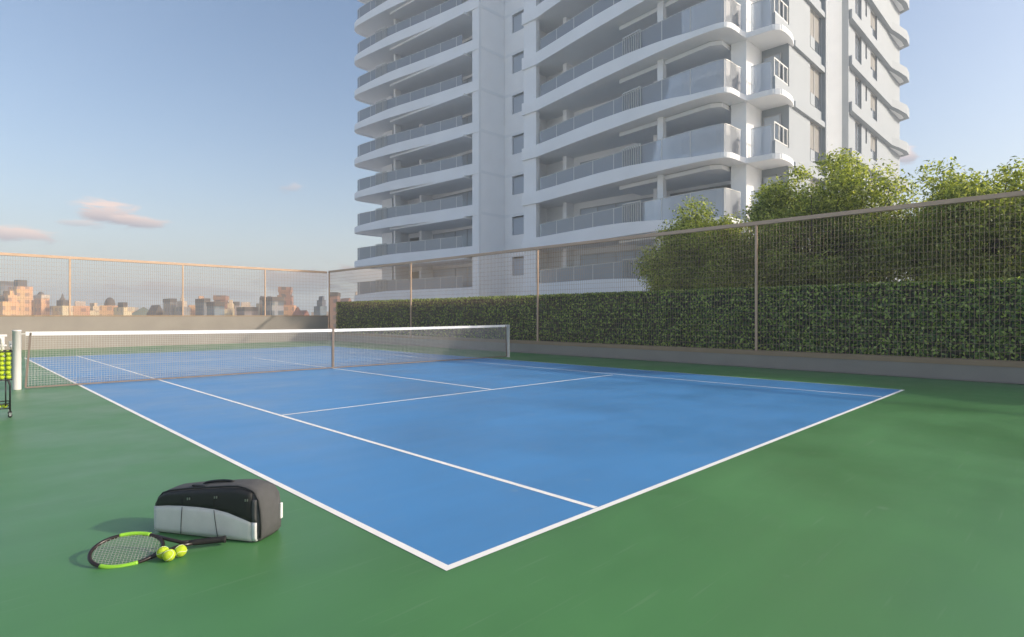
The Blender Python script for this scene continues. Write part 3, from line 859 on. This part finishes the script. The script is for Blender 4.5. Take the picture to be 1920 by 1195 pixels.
# front panels: split the front profile along the curved seam
def front_y(x, z):
    """front surface bulges gently"""
    u = (x/BLEN-.5)*2; v_ = (z/.33-.45)*2
    return -.014 - .012*max(0, 1-u*u*.9)*max(0, 1-v_*v_*.8)
def seam_z(x): return lerp(x/BLEN, [0,.15,.30,.45,.60,.72,.85,.93], [.165,.180,.188,.190,.186,.172,.142,.122])
def top_z(x):
    xs = [p[0] for p in PROF[2:15]]; zs = [p[1] for p in PROF[2:15]]
    return lerp(x, xs, zs)
def panel(name, mat, x0, x1, zlo, zhi, proud, nx=26, nz=6):
    vs = []; fs = []
    for i in range(nx+1):
        x = x0+(x1-x0)*i/nx
        a, b_ = zlo(x), zhi(x)
        for j in range(nz+1):
            z = a+(b_-a)*j/nz
            e = min(i, nx-i, j*2, (nz-j)*2)
            vs.append((x, front_y(x, z)-proud*(1 if e > 0 else .25), z))
    st = nz+1
    for i in range(nx):
        for j in range(nz):
            fs.append((i*st+j, (i+1)*st+j, (i+1)*st+j+1, i*st+j+1))
    # rim back to the body
    nv_ = len(vs)
    rim = [i*st for i in range(nx+1)] + [nx*st+j for j in range(1, nz+1)] + [i*st+nz for i in range(nx-1,-1,-1)] + [j for j in range(nz-1,0,-1)]
    for k in rim: vs.append((vs[k][0], .02, vs[k][2]))
    m_ = len(rim)
    for k in range(m_):
        l = (k+1) % m_
        fs.append((rim[l], rim[k], nv_+k, nv_+l))
    mb = MB(); mb.add(vs, fs, 0, True)
    return mb.build(name, mat, bag)
XE = .925*BLEN
low = lambda x: .008 + .012*(1 if x < .03 else 0)
panel('lower_panel', M['bag_light'], .008, XE, low, seam_z, .004)
panel('upper_panel', M['bag_black'], .020, XE, lambda x: seam_z(x)+.002, lambda x: max(seam_z(x)+.006, top_z(x)-.016), .008)
panel('side_strip', M['bag_grey'], XE+.004, .965*BLEN, lambda x: .128, lambda x: .262, .006, 4, 6)
panel('reflective_patch', M['bag_white'], XE+.004, .968*BLEN, lambda x: .012, lambda x: .124, .007, 4, 6)
# dark piping around the front
pts = []
for (x, z) in PROF[1:17]:
    cx = BLEN/2
    pts.append((cx+(x-cx)*.985, -.004, .004+(z-.004)*.985))
MB().tube(pts, .0055, 6).build('piping', M['bag_black'], bag)
for fx, tilt in ((.30, .016), (.60, -.022)):
    x = fx*BLEN
    z1 = seam_z(x)-.003
    MB().tube([(x - tilt*(1-t)*1.0 , front_y(x, z1*t)-.0065, .012+(z1-.012)*t) for t in np.linspace(0,1,7)], .0018, 5).build('seam', M['bag_black'], bag)
    MB().tube([(x, front_y(x, z)-.0105, z) for z in np.linspace(seam_z(x)+.006, top_z(x)-.06, 5)], .0016, 5).build('seam', M['grip'], bag)
for fx in (.37, .62, .895):
    x = fx*BLEN; z = top_z(x)-.062
    b = MB(); b.box(x-.012, x-.006, front_y(x,z)-.016, front_y(x,z)-.011, z-.008, z+.006); b.box(x+.004, x+.009, front_y(x,z)-.016, front_y(x,z)-.011, z-.006, z+.008)
    b.build('zip_pull', M['zip_metal'], bag)
# top flap, handle, rear tag, base skid
b = MB(); hx = .53*BLEN
b.tube([(hx+t*.115, .075, top_z(hx+t*.115)-.002+.016*(1-t*t)**.5) for t in np.linspace(-.99,.99,13)], .009, 8)
b.build('handle', M['bag_black'], bag)
b = MB(); b.box(.34*BLEN, .47*BLEN, .012, .05, top_z(.36*BLEN)+.000, top_z(.36*BLEN)+.012); b.build('handle_mount', M['bag_black'], bag, .004)
b = MB(); b.box(BLEN-.010, BLEN+.004, BT-.035, BT-.012, .085, .185); b.build('reflective_tag', M['bag_white'], bag, .005)

# ------------------------------------------------------------------ racket
def gpt(u, v, z):
    a = (u-960)/FPX; d = (CAMP.z-z)*FPX/(v-HV)
    r_ = Vector((math.sin(YAW)+a*math.cos(YAW), math.cos(YAW)-a*math.sin(YAW), 0))
    p = CAMP + r_*d; p.z = z
    return p
tip = gpt(169, 1038, .052); butt = gpt(424, 1011, .035)
ax = (butt-tip).normalized(); rl = (butt-tip).length
side0 = Vector((0,0,1)).cross(ax).normalized()        # points away from the camera
if side0.dot(Vector((math.sin(YAW), math.cos(YAW), 0))) < 0: side0 = -side0
tl = R(21)
side = (side0*math.cos(tl) + Vector((0,0,1))*math.sin(tl)); side = (side - ax*side.dot(ax)).normalized()
upn = ax.cross(side)
if upn.z < 0: upn = -upn
rk = empty('tennis_racket', tip, 0, 'black and lime green tennis racket lying tilted before the bag', 'tennis racket')
HLn, HWd = .355*rl/.69, .262*rl/.69
def rp(a, s, n=0): return ax*a + side*s + upn*n
def headpt(th, k=1.0):
    a = HLn/2 - math.cos(th)*HLn/2*k
    wv = HWd/2*k*(math.sin(th))*(1+.06*math.cos(th))
    return rp(a, wv)
ths = np.linspace(0, 2*math.pi, 72, endpoint=False)
MB().tube([headpt(t) for t in ths], .0105, 10, closed=True).build('frame', M['rk_dark'], rk)
for a0, a1 in ((.38*math.pi, .68*math.pi), (1.36*math.pi, 1.70*math.pi)):
    MB().tube([headpt(t, 1.004) for t in np.linspace(a0, a1, 18)], .0122, 10).build('lime_band', M['rk_green'], rk)
b = MB(); k = .965
for i in range(1, 17):           # mains
    s = -HWd/2*k + HWd*k*i/17
    c_ = math.sqrt(max(0, 1-(2*s/(HWd*k))**2))
    b.tube([rp(HLn/2-c_*HLn/2*k, s), rp(HLn/2+c_*HLn/2*k, s)], .0011, 4)
for i in range(1, 20):           # crosses
    a = HLn*(1-k)/2 + HLn*k*i/20
    c_ = math.sqrt(max(0, 1-(2*(a-HLn/2)/(HLn*k))**2))
    b.tube([rp(a, -c_*HWd/2*k, .0014), rp(a, c_*HWd/2*k, .0014)], .0011, 4)
b.build('strings', M['rk_string'], rk)
b = MB(); a_t = HLn*.86; e_t = HLn+.105
for sg in (-1, 1):
    b.tube([rp(a_t+.005, sg*HWd*.335), rp(HLn+.03, sg*.045), rp(e_t-.01, sg*.013), rp(e_t+.05, sg*.008)], [.0105,.0105,.011,.011], 8)
b.build('throat', M['rk_dark'], rk)
b = MB()
b.tube([rp(e_t+.03, 0), rp(e_t+.06, 0), rp(rl-.02, 0), rp(rl-.012, 0), rp(rl, 0)], [.0125,.0185,.0195,.0225,.0215], 8)
b.build('grip', M['grip'], rk)

# ------------------------------------------------------------------ tennis balls
def ball_mesh():
    bm = bmesh.new(); bmesh.ops.create_icosphere(bm, subdivisions=3, radius=.033)
    for f_ in bm.faces: f_.smooth = True
    me = bpy.data.meshes.new('ball_felt'); bm.to_mesh(me); bm.free(); me.materials.append(M['felt']); return me
BALL = ball_mesh()
a_, b2 = .75, .25; pts = []
for t in np.linspace(0, 2*math.pi, 60, endpoint=False):
    p = Vector((a_*math.cos(t)+b2*math.cos(3*t), a_*math.sin(t)-b2*math.sin(3*t), 2*math.sqrt(a_*b2)*math.sin(2*t)))
    pts.append(p.normalized()*.0329)
SEAM = MB().tube(pts, .0014, 5, closed=True).mesh('ball_seam'); SEAM.materials.append(M['seam'])
def ball(loc, rot, label, group, seam=True):
    o = link_mesh('tennis_ball', BALL); o.location = loc; o.rotation_euler = rot
    set_props(o, label, 'tennis ball', group)
    if seam: link_mesh('seam', SEAM, None, o)
    return o
B1 = gpt(317, 1051, .004); B1.z = .033
B2 = gpt(302, 1047, .004); B2.z = .033
rt = Vector((math.cos(YAW), -math.sin(YAW), 0)); fw = Vector((math.sin(YAW), math.cos(YAW), 0))
B2 = B1 - rt*.056 + fw*.036
B3 = B1 + rt*.030 + fw*.060
ball(B1, (.4, .9, .2), 'yellow ball nearest the camera of the three beside the racket', 'loose balls on the floor')
ball(B2, (1.2, .3, 1.1), 'leftmost yellow ball of the three, touching the racket head', 'loose balls on the floor')
ball(B3, (.2, 1.9, .6), 'rearmost yellow ball of the three, under the racket throat', 'loose balls on the floor')

# ------------------------------------------------------------------ ball cart at the left edge
cp = gpt(19, 783, 0)                                    # right castor
CYAW = -(YAW + math.atan((5-960)/FPX))
cp = gpt(19, 783, 0) + Vector((math.cos(CYAW+math.pi/2), math.sin(CYAW+math.pi/2), 0))*.17
ct = empty('ball_cart', cp, CYAW, 'black wheeled ball cart with a full wire basket at the left edge', 'ball cart')
# local x = image right, local y = away; the castor is at the origin, the cart runs to -x
BW, BD, BZ0, BZ1 = .44, .36, .515, .90
def cl(x, y, z): return Vector((x, y, z))
b = MB()
for z in (BZ0, BZ1): b = MB(); b.tube([cl(.02-BW,-.18,z), cl(.02,-.18,z), cl(.02,.18,z), cl(.02-BW,.18,z)], .009, 6, closed=True); b.build('basket_rim', M['black_tube'], ct)
b = MB()
nx = 7; nzw = 6
for i in range(nx+1):
    x = .02-BW+BW*i/nx
    for y in (-.18, .18): b.tube([cl(x,y,BZ0), cl(x,y,BZ1)], .0028, 4)
    b.tube([cl(x,-.18,BZ0), cl(x,.18,BZ0)], .0028, 4)
for i in range(1, 6):
    y = -.18+.36*i/6
    for x in (.02, .02-BW): b.tube([cl(x,y,BZ0), cl(x,y,BZ1)], .0028, 4)
for j in range(1, nzw):
    z = BZ0+(BZ1-BZ0)*j/nzw
    b.tube([cl(.02-BW,-.18,z), cl(.02,-.18,z), cl(.02,.18,z), cl(.02-BW,.18,z)], .0028, 4, closed=True)
b.build('wire_basket', M['black_tube'], ct)
for y in (-.17, .17):
    for s_, x in ((1, 0.0), (-1, -.40)):
        b = MB(); b.tube([cl(x-.035*s_,y,BZ0), cl(x-.018*s_,y,BZ0-.02), cl(x,y,BZ0-.08), cl(x,y,.06)], .010, 8); b.build('leg', M['black_tube'], ct)
        b = MB(); b.tube([cl(x-.045*s_,y,BZ0), cl(x-.045*s_,y,.16)], .008, 8); b.build('brace', M['black_tube'], ct)
        b = MB(); b.tube([cl(x,y-.010,.024), cl(x,y+.010,.024)], .024, 14); wh = b.build('castor', M['rubber'], ct)
        b = MB(); b.box(x-.012, x+.012, y-.016, y-.012, .02, .06); b.box(x-.012, x+.012, y+.012, y+.016, .02, .06); b.box(x-.014,x+.014,y-.016,y+.016,.058,.066); b.build('castor_fork', M['steel'], wh)
b = MB()
for z in (.125, .19): b.tube([cl(-.40,-.17,z), cl(-.01,-.17,z), cl(-.01,.17,z), cl(-.40,.17,z)], .009, 6, closed=True)
for i in range(1, 8): b.tube([cl(-.40+.39*i/8,-.17,.125), cl(-.40+.39*i/8,.17,.125)], .003, 4)
b.build('lower_tray', M['black_tube'], ct)
b = MB(); hp = [cl(-.085,.17,BZ1-.02), cl(-.085,.17,1.04)] + [cl(-.085-.06*(1-math.cos(a)), .17, 1.04+.065*math.sin(a)) for a in np.linspace(.25, math.pi/2, 5)] + [cl(-.35,.17,1.105), cl(-.35,.17,BZ1-.02)]
b.tube(hp, .013, 8); b.build('push_handle', M['white_paint'], ct)
cr_, sr_ = math.cos(CYAW), math.sin(CYAW)
def cw(x, y, z): return (cp.x + x*cr_ - y*sr_, cp.y + x*sr_ + y*cr_, z)
rb = random.Random(5)
for j in range(6):
    for i in range(4):
        for q in range(5):
            if i > 1 and q > 0 and j < 5: continue
            if q > 1 and i > 0 and j < 5: continue
            ox = .034*(j % 2)*.5
            x = -.019 - .0670*i - ox*.3; y = -.143 + .0705*q + (.004 if j % 2 else 0)
            ball(cw(x, y, BZ0+.037+.0672*j*.93+(.0 if j < 5 else .004)), (rb.random()*6, rb.random()*6, rb.random()*6), 'yellow tennis ball packed in the basket of the black ball cart', 'balls in the cart basket', False)
for i in range(4):
    ball(cw(-.055-.068*i, -.125, .125+.036), (rb.random()*6, rb.random()*6, 0), 'yellow tennis ball lying in the lower tray of the ball cart', 'balls in the cart tray', False)

# ------------------------------------------------------------------ air
hm = bpy.data.materials.new('haze_air'); hm.use_nodes = True
hn = hm.node_tree
for n in list(hn.nodes):
    if n.type != 'OUTPUT_MATERIAL': hn.nodes.remove(n)
pv = hn.nodes.new('ShaderNodeVolumePrincipled')
pv.inputs['Color'].default_value = (.90, .96, 1.0, 1); pv.inputs['Density'].default_value = .0021; pv.inputs['Anisotropy'].default_value = .0
hn.links.new(pv.outputs[0], hn.nodes['Material Output'].inputs['Volume'])
set_props(MB().box(-1510, 1510, -1510, 1510, -11, 39.5).build('haze', hm), kind='stuff')

# ------------------------------------------------------------------ sun, sky, camera
sv = Vector((1, -1.3, .80)).normalized()               # towards the sun
el = math.asin(sv.z); az = math.atan2(sv.x, sv.y)       # azimuth from +Y towards +X
ld = bpy.data.lights.new('sun', 'SUN'); ld.energy = 2.6; ld.angle = R(1.6); ld.color = (1.0, .90, .76)
lo = bpy.data.objects.new('sun', ld); COL.objects.link(lo); lo.location = (40, -40, 60)
lo.rotation_euler = (-sv).to_track_quat('-Z', 'Y').to_euler()

W = bpy.data.worlds.new('World'); SC.world = W; W.use_nodes = True
nt = W.node_tree; L = nt.links.new
for n in list(nt.nodes): nt.nodes.remove(n)
out = N(nt, 'ShaderNodeOutputWorld'); bg = N(nt, 'ShaderNodeBackground'); bg.inputs['Strength'].default_value = .138
L(bg.outputs[0], out.inputs[0])
sky = N(nt, 'ShaderNodeTexSky'); sky.sky_type = 'NISHITA'; sky.sun_disc = False
sky.sun_elevation = el; sky.sun_rotation = az
sky.air_density = 1.0; sky.dust_density = 3.4; sky.ozone_density = 1.3; sky.altitude = 200
tc = N(nt, 'ShaderNodeTexCoord'); sp = N(nt, 'ShaderNodeSeparateXYZ'); L(tc.outputs['Generated'], sp.inputs[0])
def mth(op, a, b_=None, c_=None, clamp=False):
    n = N(nt, 'ShaderNodeMath', operation=op); n.use_clamp = clamp
    for i, x in enumerate((a, b_, c_)):
        if x is None: continue
        if isinstance(x, (int, float)): n.inputs[i].default_value = x
        else: L(x, n.inputs[i])
    return n.outputs[0]
AZ = mth('ARCTAN2', sp.outputs['X'], sp.outputs['Y']); EL = mth('ARCSINE', sp.outputs['Z'])
cb = N(nt, 'ShaderNodeCombineXYZ'); L(mth('MULTIPLY', AZ, 9.0), cb.inputs[0]); L(mth('MULTIPLY', EL, 34.0), cb.inputs[1])
nz = N(nt, 'ShaderNodeTexNoise'); nz.inputs['Scale'].default_value = 2.3; nz.inputs['Detail'].default_value = 9; nz.inputs['Roughness'].default_value = .62; nz.inputs['Distortion'].default_value = .5
L(cb.outputs[0], nz.inputs['Vector'])
def uv_dir(u, v):
    a = YAW + math.atan((u-960)/FPX); e = math.atan((HV-v)/math.hypot(FPX, u-960)); return a, e
def blob(u, v, du, dv, gain, tilt=0.0):
    a0, e0 = uv_dir(u, v); a1, _ = uv_dir(u+du, v); _, e1 = uv_dir(u, v-dv)
    x = mth('DIVIDE', mth('SUBTRACT', AZ, a0), abs(a1-a0)); y = mth('DIVIDE', mth('SUBTRACT', EL, e0), abs(e1-e0))
    y = mth('ADD', y, mth('MULTIPLY', x, tilt))
    r2 = mth('ADD', mth('MULTIPLY', x, x), mth('MULTIPLY', y, y))
    g = mth('EXPONENT', mth('MULTIPLY', r2, -1.0))
    m_ = mth('ADD', g, mth('MULTIPLY', mth('SUBTRACT', nz.outputs['Fac'], .5), 2.3))
    m_ = mth('MULTIPLY', mth('SUBTRACT', m_, .38), 2.6, clamp=True)
    return mth('MULTIPLY', mth('MULTIPLY', m_, mth('MULTIPLY', g, 1.8, clamp=True)), gain), y
# pale haze of the horizon air
hz = mth('EXPONENT', mth('MULTIPLY', mth('MAXIMUM', EL, 0.0), -9.0))
hx = N(nt, 'ShaderNodeMix', data_type='RGBA'); L(mth('MULTIPLY', hz, .62), hx.inputs['Factor']); L(sky.outputs['Color'], hx.inputs['A']); hx.inputs['B'].default_value = (5.2, 5.2, 4.9, 1)
HAZED = hx.outputs['Result']
col = HAZED
def layer(col, blobs, lit, shade, up=.9):
    for args in blobs:
        m_, y = blob(*args)
        c_ = N(nt, 'ShaderNodeMix', data_type='RGBA'); c_.inputs['A'].default_value = (*shade, 1); c_.inputs['B'].default_value = (*lit, 1)
        L(mth('MULTIPLY_ADD', y, up, .45, clamp=True), c_.inputs['Factor'])
        x = N(nt, 'ShaderNodeMix', data_type='RGBA'); L(m_, x.inputs['Factor']); L(col, x.inputs['A']); L(c_.outputs['Result'], x.inputs['B'])
        col = x.outputs['Result']
    return col
col = layer(col, [(205,402,70,27,.95,0),(262,416,58,16,.9,.15),(25,442,85,20,1.0,.1),(545,352,24,13,.4,0),(1700,292,26,18,.8,0),(160,420,60,10,.5,0)], (5.6,4.3,3.8), (2.4,2.2,2.5))
col = layer(col, [(330,547,200,20,1.0,-.05),(560,530,100,28,1.0,0),(150,562,130,12,.8,0),(690,520,90,30,.8,0)], (2.6,1.9,1.7), (.35,.3,.5))
L(col, bg.inputs['Color'])

cam = bpy.data.cameras.new('camera'); co = bpy.data.objects.new('camera', cam); COL.objects.link(co)
co.location = CAMP; co.rotation_euler = (math.pi/2, 0, -YAW)
cam.sensor_width = 36; cam.lens = 36*FPX/1920; cam.shift_y = -(597.5-HV)/1920
cam.clip_start = .05; cam.clip_end = 9000
SC.camera = co
SC.view_settings.view_transform = 'Standard'; SC.view_settings.look = 'None'
SC.view_settings.exposure = .62; SC.view_settings.gamma = 1; SC.view_settings.use_curve_mapping = False
SC.cycles.max_bounces = 10; SC.cycles.transparent_max_bounces = 24
